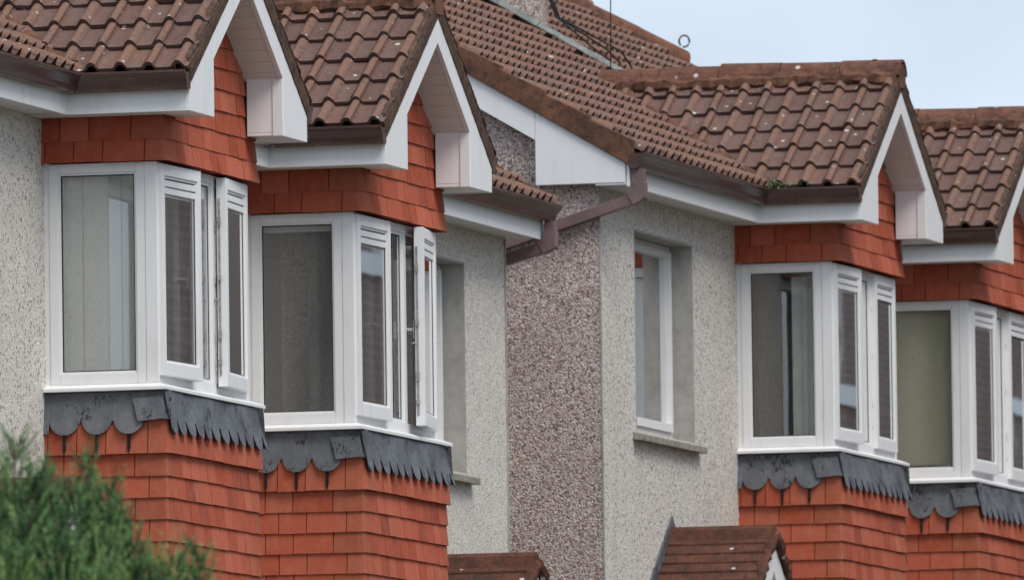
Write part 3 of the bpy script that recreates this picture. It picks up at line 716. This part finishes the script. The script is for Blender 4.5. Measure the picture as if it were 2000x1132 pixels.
def porch_meshes(xc, zr, yfr, half=1.05, pitch=.75):
    roof, rid, brg, fl, bod = MB(), MB(), MB(), MB(), MB(); rg = random.Random(9)
    for sx in (-1, 1):
        c = 1/math.sqrt(1+pitch*pitch); g = .105; n = int(half/c/g)
        for k in range(n):
            d0, d1 = half-k*g*c, half-(k+1)*g*c-.03*c
            y = -.01-(k % 2)*.1
            yy = yfr
            while yy < -.005:
                y1 = min(-.003, yy+(.165 if yy > yfr else .165-(k % 2)*.08)); t = rg.random(); o = rg.uniform(-.003, .003)
                za, zb_ = zr-pitch*d0+.028+o, zr-pitch*d1+.010
                roof.hexa([(xc+sx*d0, yy, za-.013), (xc+sx*d0, y1-.003, za-.013), (xc+sx*d1, y1-.003, zb_-.013), (xc+sx*d1, yy, zb_-.013),
                           (xc+sx*d0, yy, za), (xc+sx*d0, y1-.003, za), (xc+sx*d1, y1-.003, zb_), (xc+sx*d1, yy, zb_)], t)
                yy = y1
        # stepped lead soaker where the slope meets the wall
        m_ = 9
        for k in range(m_):
            d0, d1 = half*(1-k/m_), half*(1-(k+1)/m_)
            z0, z1 = zr-pitch*d0, zr-pitch*d1
            fl.prism([(xc+sx*d0, -.004, z0), (xc+sx*d1, -.004, z1), (xc+sx*d1, -.004, z1+.125), (xc+sx*d0, -.004, z0+.125-.02)], (0, -.010, 0))
        # white barge and dark verge
        brg.prism([(xc, yfr-.004, zr-.06), (xc+sx*half, yfr-.004, zr-pitch*half-.06), (xc+sx*half, yfr-.004, zr-pitch*half-.25), (xc+sx*(half-.3), yfr-.004, zr-pitch*half-.25), (xc, yfr-.004, zr-.25)], (0, .02, 0))
    rid.prism([(xc-.095, yfr-.01, zr-.06), (xc-.06, yfr-.01, zr+.025), (xc, yfr-.01, zr+.05), (xc+.06, yfr-.01, zr+.025), (xc+.095, yfr-.01, zr-.06)], (0, -yfr, 0))
    for sx in (-1, 1):
        lump_strip(rid, (xc+sx*.02, yfr-.012, zr-.02), (xc+sx*(half+.02), yfr-.012, zr-pitch*half-.02), .035, 5+sx, amp=.2, flatten=1.0)
    bod.prism([(xc-half+.1, yfr+.03, zr-pitch*half-.02), (xc+half-.1, yfr+.03, zr-pitch*half-.02), (xc, yfr+.03, zr-.09)], (0, -yfr-.04, 0))
    for sx in (-1, 1): bod.box(xc+sx*(half-.18)-.07, xc+sx*(half-.18)+.07, yfr+.05, yfr+.19, ZG-.3, zr-pitch*half-.03)
    return roof.mesh("porch_tiles"), rid.mesh("porch_ridge"), brg.mesh("porch_barge", bevel=.002), fl.mesh("porch_flashing"), bod.mesh("porch_body")

# shared bay meshes
SH = dict(hl=hung_lower(), hu=hung_upper(), lead=lead_apron(), drip=drips(), roof=bay_roof_mesh(), ridge=bay_ridge(), bed=bay_ridge_mortar(), verge=verge_mesh(),
          bl=barge_mesh(-1), br=barge_mesh(1), sof0=soffit_mesh(-1), sof1=soffit_mesh(1), sof2=soffit_flat(-1), sof3=soffit_flat(1), frame=bay_frame(), seal0=bay_seal(0), seal1=bay_seal(1), seal2=bay_seal(2), sill=sill_mesh(),
          pc0=pane_mesh('y', -D+.128, -.092, .068, HH-.062, .0205), pc1=pane_mesh('y', -D+.128, -.092, .068, HH-.062, W-.0205),
          pm=pane_mesh('x', ML1+.046, ML2-.046, .071, HH-.061, -D+.021))
for sx, n in ((1, 'l'), (-1, 'r')):
    lo, hi = sorted((sx*.063, sx*(cw(sx)-.063)))
    SH['cf'+n] = casement_frame(sx); SH['cs'+n] = casement_seal(sx); SH['cv'+n] = casement_vent(sx); SH['ch'+n] = casement_handle(sx); SH['ck'+n] = casement_lock(sx)
    SH['cp'+n] = pane_mesh('x', lo, hi, CZ0+.083, CZ1-.073, .020)

def mesh1(fn, name, **k):
    mb = MB(); fn(mb); return mb.mesh(name, **k)

def merged(a, b, ma, mb_):
    """one mesh from two, the second carrying its own material (stains on the tiles)"""
    bm = bmesh.new(); bm.from_mesh(a); n = len(bm.faces); bm.from_mesh(b); bm.faces.ensure_lookup_table()
    for f in bm.faces[n:]: f.material_index = 1
    me = bpy.data.meshes.new(a.name); bm.to_mesh(me); bm.free(); me.materials.append(MT[ma]); me.materials.append(MT[mb_]); return me
SH['hl'] = merged(SH['hl'], SH['drip'], 'hung', 'drip')
def house(name_label, X, Z, kind, opens, blind, seed, chimney=False, hip=False, extras=None):
    """kind 'left' or 'right' half of a semi-detached pair; local frame has the bay's near corner at the origin"""
    h = bpy.data.objects.new("house", None); link(h); h.location = (X, 0, Z); tag(h, name_label, "house", "semi-detached houses along the street")
    left = kind == 'left'
    xl, xr = (-3.555, PARTY) if left else (PARTY-X2, 4.25 if hip else 5.754)
    wx0, wx1 = (-2.69, -1.18) if left else ((2.55, 3.70) if hip else (3.32, 4.80))
    holes = [(.05, W-.05, -.02, HH+.02), (wx0, wx1, -.03, 1.252)]
    part("front_wall", wall_front(xl, xr, holes), 'dash', h)
    gx, face = (xl, -1) if left else (xr, 1)
    part("gable_wall", gable_wall(gx, face), 'brown', h)
    part("corner_bead", mesh1(lambda mb: mb.box(gx-.018, gx+.006, -.007, .0, ZG-.2, 1.46) if left else mb.box(gx-.006, gx+.020, -.007, .0, ZG-.2, 1.46), "corner_bead"), 'render', h)
    part("party_wall", mesh1(lambda mb: mb.box(*( (xr-.05, xr-.002) if left else (xl+.002, xl+.05)), .29, DEPTH, ZG-.3, zmain(0)-.2), "party_wall"), 'render', h)
    part("back_wall", mesh1(lambda mb: mb.box(xl+.01, xr-.01, DEPTH-.2, DEPTH-.01, ZG-.3, 1.6), "back_wall"), 'dash', h)
    # room behind the windows
    def room(mb):
        x0, x1, y0, y1, z0, z1 = xl+.2, xr-.2, .285, 3.4, -1.0, 1.36
        mb.face([(x0, y1, z0), (x1, y1, z0), (x1, y1, z1), (x0, y1, z1)]); mb.face([(x0, y0, z0), (x0, y1, z0), (x0, y1, z1), (x0, y0, z1)])
        mb.face([(x1, y0, z0), (x1, y1, z0), (x1, y1, z1), (x1, y0, z1)]); mb.face([(x0, y0, z0), (x1, y0, z0), (x1, y1, z0), (x0, y1, z0)]); mb.face([(x0, y0, z1), (x1, y0, z1), (x1, y1, z1), (x0, y1, z1)])
        xm = (W+wx0)/2 if not left else (wx1+0)/2
        mb.box(xm-.05, xm+.05, .29, y1-.01, z0+.01, z1-.01)
    part("room", mesh1(room, "room", recalc=False), 'room', h)
    # main roof
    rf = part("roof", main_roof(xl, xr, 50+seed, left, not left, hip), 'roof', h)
    part("verge", main_verge(gx+face*.125, face), 'mort', rf)
    part("bargeboard", main_barge(gx+face*.105, face), 'pvc', h)
    def rr(mb):
        x1 = xr+.12-(YRIDGE-HIPY) if hip else xr
        ridge_run(mb, (xl, YRIDGE, zmain(YRIDGE)-.02), (x1, YRIDGE, zmain(YRIDGE)-.02), seed=seed)
        if hip:
            ridge_run(mb, (x1, YRIDGE, zmain(YRIDGE)-.055), (xr+.11, HIPY, zmain(HIPY)-.055), r=.125, seed=seed+1, flat=1.0)
            lump_strip(mb, (x1-.07, YRIDGE-.07, zmain(YRIDGE)-.075), (xr+.03, HIPY-.06, zmain(HIPY)-.075), .05, 3, amp=.3)
    part("ridge_tiles", mesh1(rr, "main_ridge"), 'ridge', rf)
    if hip:
        def hook(mb):
            p = Vector((xr+.12, HIPY+.02, zmain(HIPY)+.06)); pts = []
            for i in range(15):
                a = -1.9+i*.42; pts.append(p+Vector((.0, -.045, .03))+Vector((.01*math.cos(a), -.036*math.cos(a), .042*math.sin(a)+.045)))
            mb.tube(pts, .007, 6)
        part("hip_hook", mesh1(hook, "hip_hook"), 'cable', rf)
    # eaves: fascia, soffit and gutter follow the wall and turn out along the bay roof
    gyl = YF+.006
    runs = [([(xl-(.10 if left else 0), YE), (XL, YE), (XL, YF+.0285)], 1), ([(XR, YF+.0285), (XR, YE), (xr+(.10 if not left else 0), YE)], 1)]
    for i, (path, _) in enumerate(runs):
        part("fascia", mesh1(lambda mb: mb.sweep(path, FASC), "fascia", bevel=.002), 'pvc', h)
        gp = [list(p) for p in path]
        if i == 0: gp[2][1] = YF-.002; gp[0][0] -= (.02 if left else 0)
        else: gp[0][1] = YF-.002; gp[2][0] += (.04 if not left else 0)
        g = part("gutter", mesh1(lambda mb: mb.sweep(gp, gutter_prof()), "gutter"), 'gutter', h)
        def joints(mb):
            s_ = -1 if i == 0 else 1; xx = XL if i == 0 else XR
            pr = [(o+.003 if o > .01 else o, z-.003 if z < 1.6 else z) for o, z in gutter_prof()[:13]] + [(.004, 1.655)]
            def clip_piece(path): mb.sweep(path, pr)
            if i == 0: clip_piece([(XL-.16, YE), (XL, YE), (XL, YE-.27)])
            else: clip_piece([(XR, YE-.27), (XR, YE), (XR+.16, YE)])
        def stops(mb):
            s_ = -1 if i == 0 else 1; xx = XL if i == 0 else XR
            mb.prism([(xx+s_*o, YF-.007, z) for o, z in gutter_prof()[:13]], (0, .006, 0))
        part("gutter_union", mesh1(joints, "gutter_union"), 'gutter', g)
        part("stop_end", mesh1(stops, "stop_end"), 'gutter', g)
        if left and i == 0: part("stop_end", mesh1(lambda mb: mb.prism([(xl-.128, YE-o, z) for o, z in gutter_prof()[:13]], (.006, 0, 0)), "stop_end"), 'gutter', g)
    def msof(mb, which):
        a, b = (xl-.10, XL+.002), (XR-.002, xr+(.10 if not left else 0))
        if not left: a = (xl, XL+.002)
        for (p, q) in ((a, b)[which],):
            n = max(1, round((q-p)/.9))
            for k in range(n): mb.box(p+(q-p)*k/n, p+(q-p)*(k+1)/n-.004, YE+.021, -.002, 1.462, 1.474)
    [part("soffit", mesh1(lambda mb: msof(mb, q), "main_soffit"), "soffit", h) for q in (0, 1)]
    # downpipe swan-necking back round the gable corner
    def pipe(mb):
        if left:
            x = xl-.06; yb_ = YE-.058
            square_pipe(mb, [(x, yb_, 1.56), (x, yb_, 1.43)], .033)
            square_pipe(mb, [(x, yb_, 1.475), (x, yb_, 1.40), (x, yb_+.06, 1.365)], .040)
            square_pipe(mb, [(x, yb_+.03, 1.375), (x, .78, 1.06), (x, .85, .99), (x, .85, ZG)], .034)
        else:
            x = xr+.055; yb_ = YE-.058
            square_pipe(mb, [(x, yb_, 1.56), (x, yb_, 1.40)])
            square_pipe(mb, [(x, yb_, 1.50), (x, yb_, 1.425), (x, yb_+.06, 1.395)], .040)
            square_pipe(mb, [(x+.0, yb_+.03, 1.405), (x, .50, 1.20), (x, .56, 1.13), (x, .56, ZG)], .034)
    part("downpipe", mesh1(pipe, "downpipe", bevel=.004), 'pipe', h)
    # bay roof
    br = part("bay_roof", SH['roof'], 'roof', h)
    part("ridge_tiles", SH['ridge'], 'ridge', br); part("ridge_bedding", SH['bed'], 'mort', br); part("verge", SH['verge'], 'verge', br)
    def val(mb):
        for sx in (-1, 1):
            # valley line between bay slope and main slope
            def vp(d): 
                z = 1.70+TS*(1.2-d); x = M+sx*(d-.0); y = (z-1.72)/TM-.25; return (x, y, z)
            pts = [vp(1.17-1.1*k/6) for k in range(7)]
            for a, b in zip(pts[:-1], pts[1:]): lump_strip(mb, a, b, .040, seed*7+sx+int(a[1]*50), amp=.45, flatten=.7)
    part("valley_mortar", mesh1(val, "valley_mortar"), 'mort', br)
    part("bargeboard", SH['bl'], 'pvc', h); part("bargeboard", SH['br'], 'pvc', h); [part('soffit', SH['sof%d' % q], 'soffit', h) for q in range(4)]
    # tile hanging and lead
    part("hung_tiles", SH['hu'], 'hung', h); part("hung_tiles", SH['hl'], 'hung', h)
    part("lead_flashing", SH['lead'], 'lead', h)
    # bay window
    bw = part("bay_window", SH['frame'], 'pvc', h)
    [part("glazing_seal", SH["seal%d" % q], "seal", bw) for q in range(3)]; part("sill", SH['sill'], 'pvc', bw)
    for k in ('pc0', 'pc1', 'pm'): part("pane", SH[k], 'glass', bw)
    for n, hx, rz in (('l', .014, -opens[0]), ('r', W-.066, opens[1])):
        c = part("casement", SH['cf'+n], 'pvc', h, (hx, -D-.026, 0), rz)
        part("pane", SH['cp'+n], 'glass', c); part("seal", SH['cs'+n], 'seal', c); part("vent", SH['cv'+n], 'pvc', c); part("handle", SH['ch'+n], 'pvc', c); part("lock_strip", SH['ck'+n], 'metal', c)
    for (nm, me, m_) in blind: part(nm, me, m_, h)
    # small window
    sw = part("window", small_window_frame(wx0+.013, wx1-.013, .002, 1.238), 'pvc', h)
    xm = wx0+.013+(wx1-wx0-.026)*.42
    part("pane", pane_mesh('x', wx0+.05, wx1-.05, .05, 1.19, .165), 'glass', sw)
    part("window_surround", surround(wx0, wx1, -.03, 1.252), 'render', h)
    part("window_sill", mesh1(lambda mb: mb.hexa([(wx0-.10, -.062, -.098), (wx1+.10, -.062, -.098), (wx1+.10, .145, -.075), (wx0-.10, .145, -.075), (wx0-.10, -.062, -.055), (wx1+.10, -.062, -.055), (wx1+.10, .145, -.012), (wx0-.10, .145, -.012)]), "concrete_sill", bevel=.006), 'sillc', h)
    part("curtain", curtain_mesh('x', wx0+.03, wx1-.03, .02, 1.22, .215, .004, 9, seed), 'blindg', h)
    # porch
    xc, zr, yf = (-1.842, -.655, -.675) if left else (4.05, -.605, -.62)
    tl, rd, bg_, fl, bd = porch_meshes(xc, zr, yf)
    p = part("porch", bd, 'pvc', h); part("roof_tiles", tl, 'porchtile', p); part("ridge_tiles", rd, 'porchtile', p); part("bargeboard", bg_, 'pvc', p); part("flashing", fl, 'lead', p)
    # ground floor bay below the tile hanging
    def gf(mb):
        mb.box(.02, W-.02, YT+.03, -.001, ZG-.3, -2.75); frame_rect(mb, 'x', .02, W-.02, -2.745, -1.63, .06, YT+.03, YT+.10); frame_rect(mb, 'y', YT+.105, -.005, -2.745, -1.63, .06, .02, .09)
        mb.box(.6, .66, YT+.032, YT+.10, -2.68, -1.70); mb.box(1.1, 1.16, YT+.032, YT+.10, -2.68, -1.70)
    part("ground_floor_bay", mesh1(gf, "ground_floor_bay"), 'pvc', h)
    if chimney:
        cx0, cx1, cy0, cy1 = PARTY-.58, PARTY-.32, 1.92, 3.1
        ch = part("chimney", mesh1(lambda mb: mb.box(cx0, cx1, cy0, cy1, zmain(1.9)-.4, 5.2), "chimney"), 'brown', rf)
        def flash(mb):
            for k in range(14):
                ya = 1.10+k*.135; yb_ = ya+.14; zz = lambda y: zmain(y)
                wd = .07 if ya < cy0-.05 else .12; hgt = .030 if ya < cy0-.05 else .05
                mb.hexa([(cx0-wd, ya, zz(ya)+.035), (cx0+.02, ya, zz(ya)+.035), (cx0+.02, yb_, zz(yb_)+.035), (cx0-wd, yb_, zz(yb_)+.035),
                         (cx0-wd, ya, zz(ya)+.042), (cx0+.02, ya, zz(ya)+.042+hgt), (cx0+.02, yb_, zz(yb_)+.042+hgt), (cx0-wd, yb_, zz(yb_)+.042)])
        part("flashing", mesh1(flash, "chimney_flashing"), 'leadp', rf)
        def cab(mb):
            f = Vector((cx1-.02, cy0-.02, 0)); rg = random.Random(2)
            for k in range(3):
                mb.tube([(cx0+.10+.04*k, cy0-.015, 4.2), (cx0+.12+.03*k, cy0-.02, 3.6), (cx0+.15+.03*k, cy0-.03, 3.25), (cx0+.18+.05*k, cy0-.07, zmain(cy0)+.12), (cx0+.35+.2*k, cy0-.28-.05*k, zmain(cy0-.3)+.09), (cx0+.5+.3*k, cy0-.36, zmain(cy0-.36)+.05)], .007, 5)
            for (dx, dz, rr_) in ((.9, 3.42, .16), (1.8, 3.62, .2)):
                pts = []
                for i in range(13):
                    a = math.pi+math.pi*i/12*1.15; pts.append((cx1+dx+rr_*2.2*math.cos(a), cy0+.25, dz+rr_*math.sin(a)))
                mb.tube(pts, .007, 5)
        part("cable", mesh1(cab, "chimney_cables"), 'cable', rf)
        part("aerial_wire", mesh1(lambda mb: mb.tube([(PARTY-1.76, 1.12, 2.55), (PARTY-1.757, 1.115, 3.0), (PARTY-1.765, 1.10, 4.5)], .0042, 5), "aerial_wire"), 'cable', rf)
    if extras: extras(h, rf, br)
    return h

# blinds and curtains of each bay (meshes, then part name + material)
def cord(y):
    return mesh1(lambda mb: mb.box(.0715, .0735, y-.0011, y+.0011, .07, HH-.05), "blind_cord")
def flat_blind(y0, y1, z0=.05, z1=HH-.03, x=.078):
    return mesh1(lambda mb: mb.box(x, x+.012, y0, y1, z0, z1), "blind")
b1 = [("blind", flat_blind(-D+.085, -.05), 'blindg'), ("blind_cord", cord(-.42), 'gcurt'), ("blind_cord", cord(-.20), 'gcurt'), ("curtain", curtain_mesh('x', .72, 1.05, .05, 1.16, -.50, .012, 30, 3), 'net'), ("curtain", curtain_mesh('x', .10, .40, .05, 1.16, -.50, .015, 30, 5), 'gcurt')]
b2 = [("curtain", curtain_mesh('y', -.30, -.10, .05, 1.16, .95, .02, 30, 6), 'dcurt'), ("curtain", curtain_mesh('x', .72, 1.05, .05, 1.16, -.50, .012, 30, 7), 'net'), ("curtain", curtain_mesh('x', .22, .50, .05, 1.16, -.50, .015, 30, 15), 'net'), ("blind", mesh1(lambda mb: mb.box(.075, .10, -D+.10, -.06, HH-.10, HH-.055), "roller_blind"), 'net')]
b3 = [("curtain", curtain_mesh('y', -.54, -.34, .05, 1.12, .13, .013, 40, 8), 'net'), ("curtain", curtain_mesh('x', 1.2, 1.6, .05, 1.16, -.50, .012, 30, 9), 'net')]
b4 = [("curtain", curtain_mesh('y', -D+.085, -.03, .09, 1.17, .085, .006, 12, 10), 'blindo'), ("curtain", curtain_mesh('x', .7, 1.05, .05, 1.16, -.50, .012, 30, 11), 'net'), ("curtain", curtain_mesh('x', .15, .45, .05, 1.16, -.50, .015, 30, 16), 'gcurt')]

def ex_moss(h, rf, br):
    def f(mb):
        rg = random.Random(12)
        for i in range(26):
            x, y = M-.07+rg.gauss(0, .03), YF+.14+rg.gauss(0, .055); z = 2.49+rg.gauss(0, .03)-abs(x-M+.07)*.4; r = rg.uniform(.010, .022)
            lump_strip(mb, (x-r, y, z), (x+r, y+.01, z), r, i, step=r*.6, amp=.4)
    part("moss", mesh1(f, "ridge_moss"), 'moss', br)

h1 = house("nearest pebbledashed house, its tile-hung bay with a closed pale blind, behind the green bush", 0, 0, 'left', (R(3.6), R(4.2)), b1, 1)
h2 = house("pebbledashed house next to the bush house, its bay dark with the far casement open widest", X2, 0, 'right', (R(1.8), R(8.0)), b2, 2)
h3 = house("pebbledashed house with brown chipped gable, chimney and cables, its bay showing a pale curtain", X3, ZB, 'left', (R(2.2), R(.3)), b3, 3, chimney=True, extras=ex_moss)
h4 = house("farthest pebbledashed house, its bay window screened by an olive curtain", X3+X2, ZB, 'right', (R(2.0), R(.4)), b4, 4, hip=True)

# ------------------------------------------------------------------ weed growing in the gutter corner of the third house
def weed():
    mb = MB(); rg = random.Random(77)
    for i in range(150):
        p = Vector((rg.gauss(0, .05), rg.gauss(0, .11), rg.uniform(0, .04))); d = Vector((rg.uniform(-1, 1), rg.uniform(-1, 1), rg.uniform(.3, 1.4))).normalized(); L = rg.uniform(.03, .085); s_ = d.orthogonal().normalized()*rg.uniform(.003, .007)
        mb.face([p-s_, p+s_, p+d*L*.6+s_, p+d*L, p+d*L*.6-s_], rg.random())
    return mb.mesh("weed", recalc=False)
wd = part("weed", weed(), 'weed', None, (X3+XL-.05, -.31, ZB+1.655)); tag(wd, "small green weed sprouting in the gutter corner beside the brown-gabled house's bay roof", "weed")

# ------------------------------------------------------------------ juniper in the foreground
def pix(px, py, dist):
    d = fw + (px-1000)/FPX*r2 - (py-566)/FPX*u2; return CAM + d*dist
JB = pix(60, 1240, 46.0); GJ = -4.9; JD = 46.0
def juniper():
    root = bpy.data.objects.new("juniper_bush", None); link(root); root.location = (JB.x, JB.y, GJ)
    tag(root, "blurry green juniper bush, its feathery tips standing before the red hung tiles and grey wall", "bush")
    rg = random.Random(6); fol, trunk = MB(), MB()
    org = Vector((JB.x, JB.y, GJ)); s = JD/FPX                          # metres per photo pixel there
    Rr = Vector((r2.x, r2.y, 0)).normalized(); Ff = Vector((fw.x, fw.y, 0)).normalized()
    # crown spires: (pixel x, pixel y of the tip, pixel half width, depth offset)
    sp = [(30, 838, 42, 0), (-30, 900, 60, .1), (70, 905, 40, -.05), (168, 872, 34, .05), (105, 960, 60, .1), (150, 935, 50, -.1), (205, 955, 45, .0), (235, 985, 40, .1), (60, 985, 80, -.2), (10, 960, 60, .15),
          (265, 1030, 30, .0), (200, 1030, 60, -.15), (300, 1075, 32, .05), (345, 1062, 30, -.05), (385, 1048, 24, 0), (120, 1040, 70, -.25), (255, 1085, 60, .1), (330, 1110, 60, -.1), (30, 1060, 90, -.3), (180, 1090, 80, -.3), (-80, 960, 70, 0), (-120, 1040, 80, .1), (375, 1120, 34, .1), (95, 890, 22, .1), (215, 925, 22, .08)]
    for (px, py, hw, dp) in sp:
        tip = pix(px, py+22, JD+dp); hgt = 300*s*(.8+.3*rg.random()); lean = Vector((rg.uniform(-.12, .12), rg.uniform(-.12, .12), 1)).normalized()
        base = tip-lean*hgt; trunk.tube([org+Vector((0, 0, .3)), base.lerp(org, .35), base, tip-lean*.02], [.03, .018, .01, .003], 5)
        nb = int(92+hw*2.1); st = rg.gauss(0, .10)
        for i in range(nb):
            q = (i+rg.random())/nb; q = q**.8; wr = hw*s*(.22+.78*min(1, q*2.6))*rg.uniform(.3, 1.1)
            a = rg.random()*6.283; c = tip-lean*(hgt*q); o = c+Vector((math.cos(a), math.sin(a), 0))*wr*.75
            bd = (Vector((math.cos(a), math.sin(a), 0))*.55+lean*1.15+Vector((rg.gauss(0, .2), rg.gauss(0, .2), 0))).normalized()
            L = rg.uniform(.06, .15)*(.75+.35*q); bt = min(.9, max(0, rg.gauss(.50, .19)+st-.35*(1-wr/(hw*s+1e-6))+.12*(1-q)))  # inner and lower sprays darker, shade put into the tint
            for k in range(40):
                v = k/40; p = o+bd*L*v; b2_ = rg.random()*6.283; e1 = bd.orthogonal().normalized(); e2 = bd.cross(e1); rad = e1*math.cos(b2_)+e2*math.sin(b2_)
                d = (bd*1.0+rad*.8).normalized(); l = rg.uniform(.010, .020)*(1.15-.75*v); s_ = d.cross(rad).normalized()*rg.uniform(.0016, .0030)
                t = 1.0 if rg.random() < .025 else min(.95, max(0, bt+rg.gauss(0, .10)+.24*v))  # needles lighten along each spray, tip highlights put into the tint
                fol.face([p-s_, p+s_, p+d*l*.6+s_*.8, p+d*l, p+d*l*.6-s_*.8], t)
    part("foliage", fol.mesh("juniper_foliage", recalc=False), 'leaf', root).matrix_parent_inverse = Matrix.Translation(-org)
    part("trunk", trunk.mesh("juniper_trunk"), 'bark', root).matrix_parent_inverse = Matrix.Translation(-org)
juniper()

# ------------------------------------------------------------------ ground, road, pavement and the brick terrace opposite (seen in the window glass)
def sheet(name, y0, y1, dz, m):
    mb = MB(); xs = [-400, -90, -71, -22, -3.5, 12, 40, 80, 400]; zs = [-6.6, -6.5, -6.35, -4.7, ZG, ZG+.2, ZG+.9, ZG+1.6, ZG+6]
    for i in range(8): mb.face([(xs[i], y0, zs[i]+dz), (xs[i+1], y0, zs[i+1]+dz), (xs[i+1], y1, zs[i+1]+dz), (xs[i], y1, zs[i]+dz)])
    return tag(part(name, mb.mesh(name, recalc=False), m), kind="structure")
sheet("ground", -400, 400, -.12, 'grass'); sheet("pavement", -9.5, -7.5, .0, 'pave'); sheet("road", -15.5, -9.5, -.11, 'asph')
ot = bpy.data.objects.new("brick_terrace", None); link(ot); tag(ot, "brown brick terrace across the street, glimpsed as reflections in the bay windows", "terrace")
YO = -17.0
part("sky_block", mesh1(lambda mb: mb.box(88, 289, YO-8.9, YO+.01, 7.3, 15), "sky_block_mesh"), 'brick', ot)  # added mass, hides the sky from the casement reflections
part("wall", mesh1(lambda mb: mb.box(10, 290, YO-9, YO, -4, 7.2), "terrace_wall"), 'brick', ot)
part("roof", mesh1(lambda mb: mb.prism([(9.8, YO+.3, 7.2), (9.8, YO-9.3, 7.2), (9.8, YO-4.5, 11.5)], (280.4, 0, 0)), "terrace_roof"), 'slate', ot)
for k in range(22):
    if k in (4, 5): continue
    x = 11+k*5.2
    part("bay", mesh1(lambda mb: (mb.box(x, x+2.2, YO+.002, YO+.7, -3.5, -.6), mb.box(x, x+2.2, YO+.002, YO+.7, 1.6, 2.4), mb.prism([(x, YO+.002, 2.4), (x+2.2, YO+.002, 2.4), (x+1.1, YO+.002, 3.6)], (0, .7, 0))), "terrace_bay"), 'hung', ot)
    fr = part("window", mesh1(lambda mb: (frame_rect(mb, 'x', x+.02, x+2.18, -.59, 1.59, .16, YO+.6, YO+.68), mb.box(x+1.0, x+1.2, YO+.6, YO+.68, -.42, 1.42)), "terrace_window"), 'pvc', ot)
    part("pane", pane_mesh('x', x+.18, x+2.02, -.43, 1.43, YO+.62), 'net' if k % 3 else 'slate', fr)
    part("upper_window", mesh1(lambda mb: frame_rect(mb, 'x', x+2.8, x+4.4, 4.0+(k % 2)*.4, 5.9, .2, YO+.002, YO+.08), "terrace_upper_window"), 'pvc', ot)
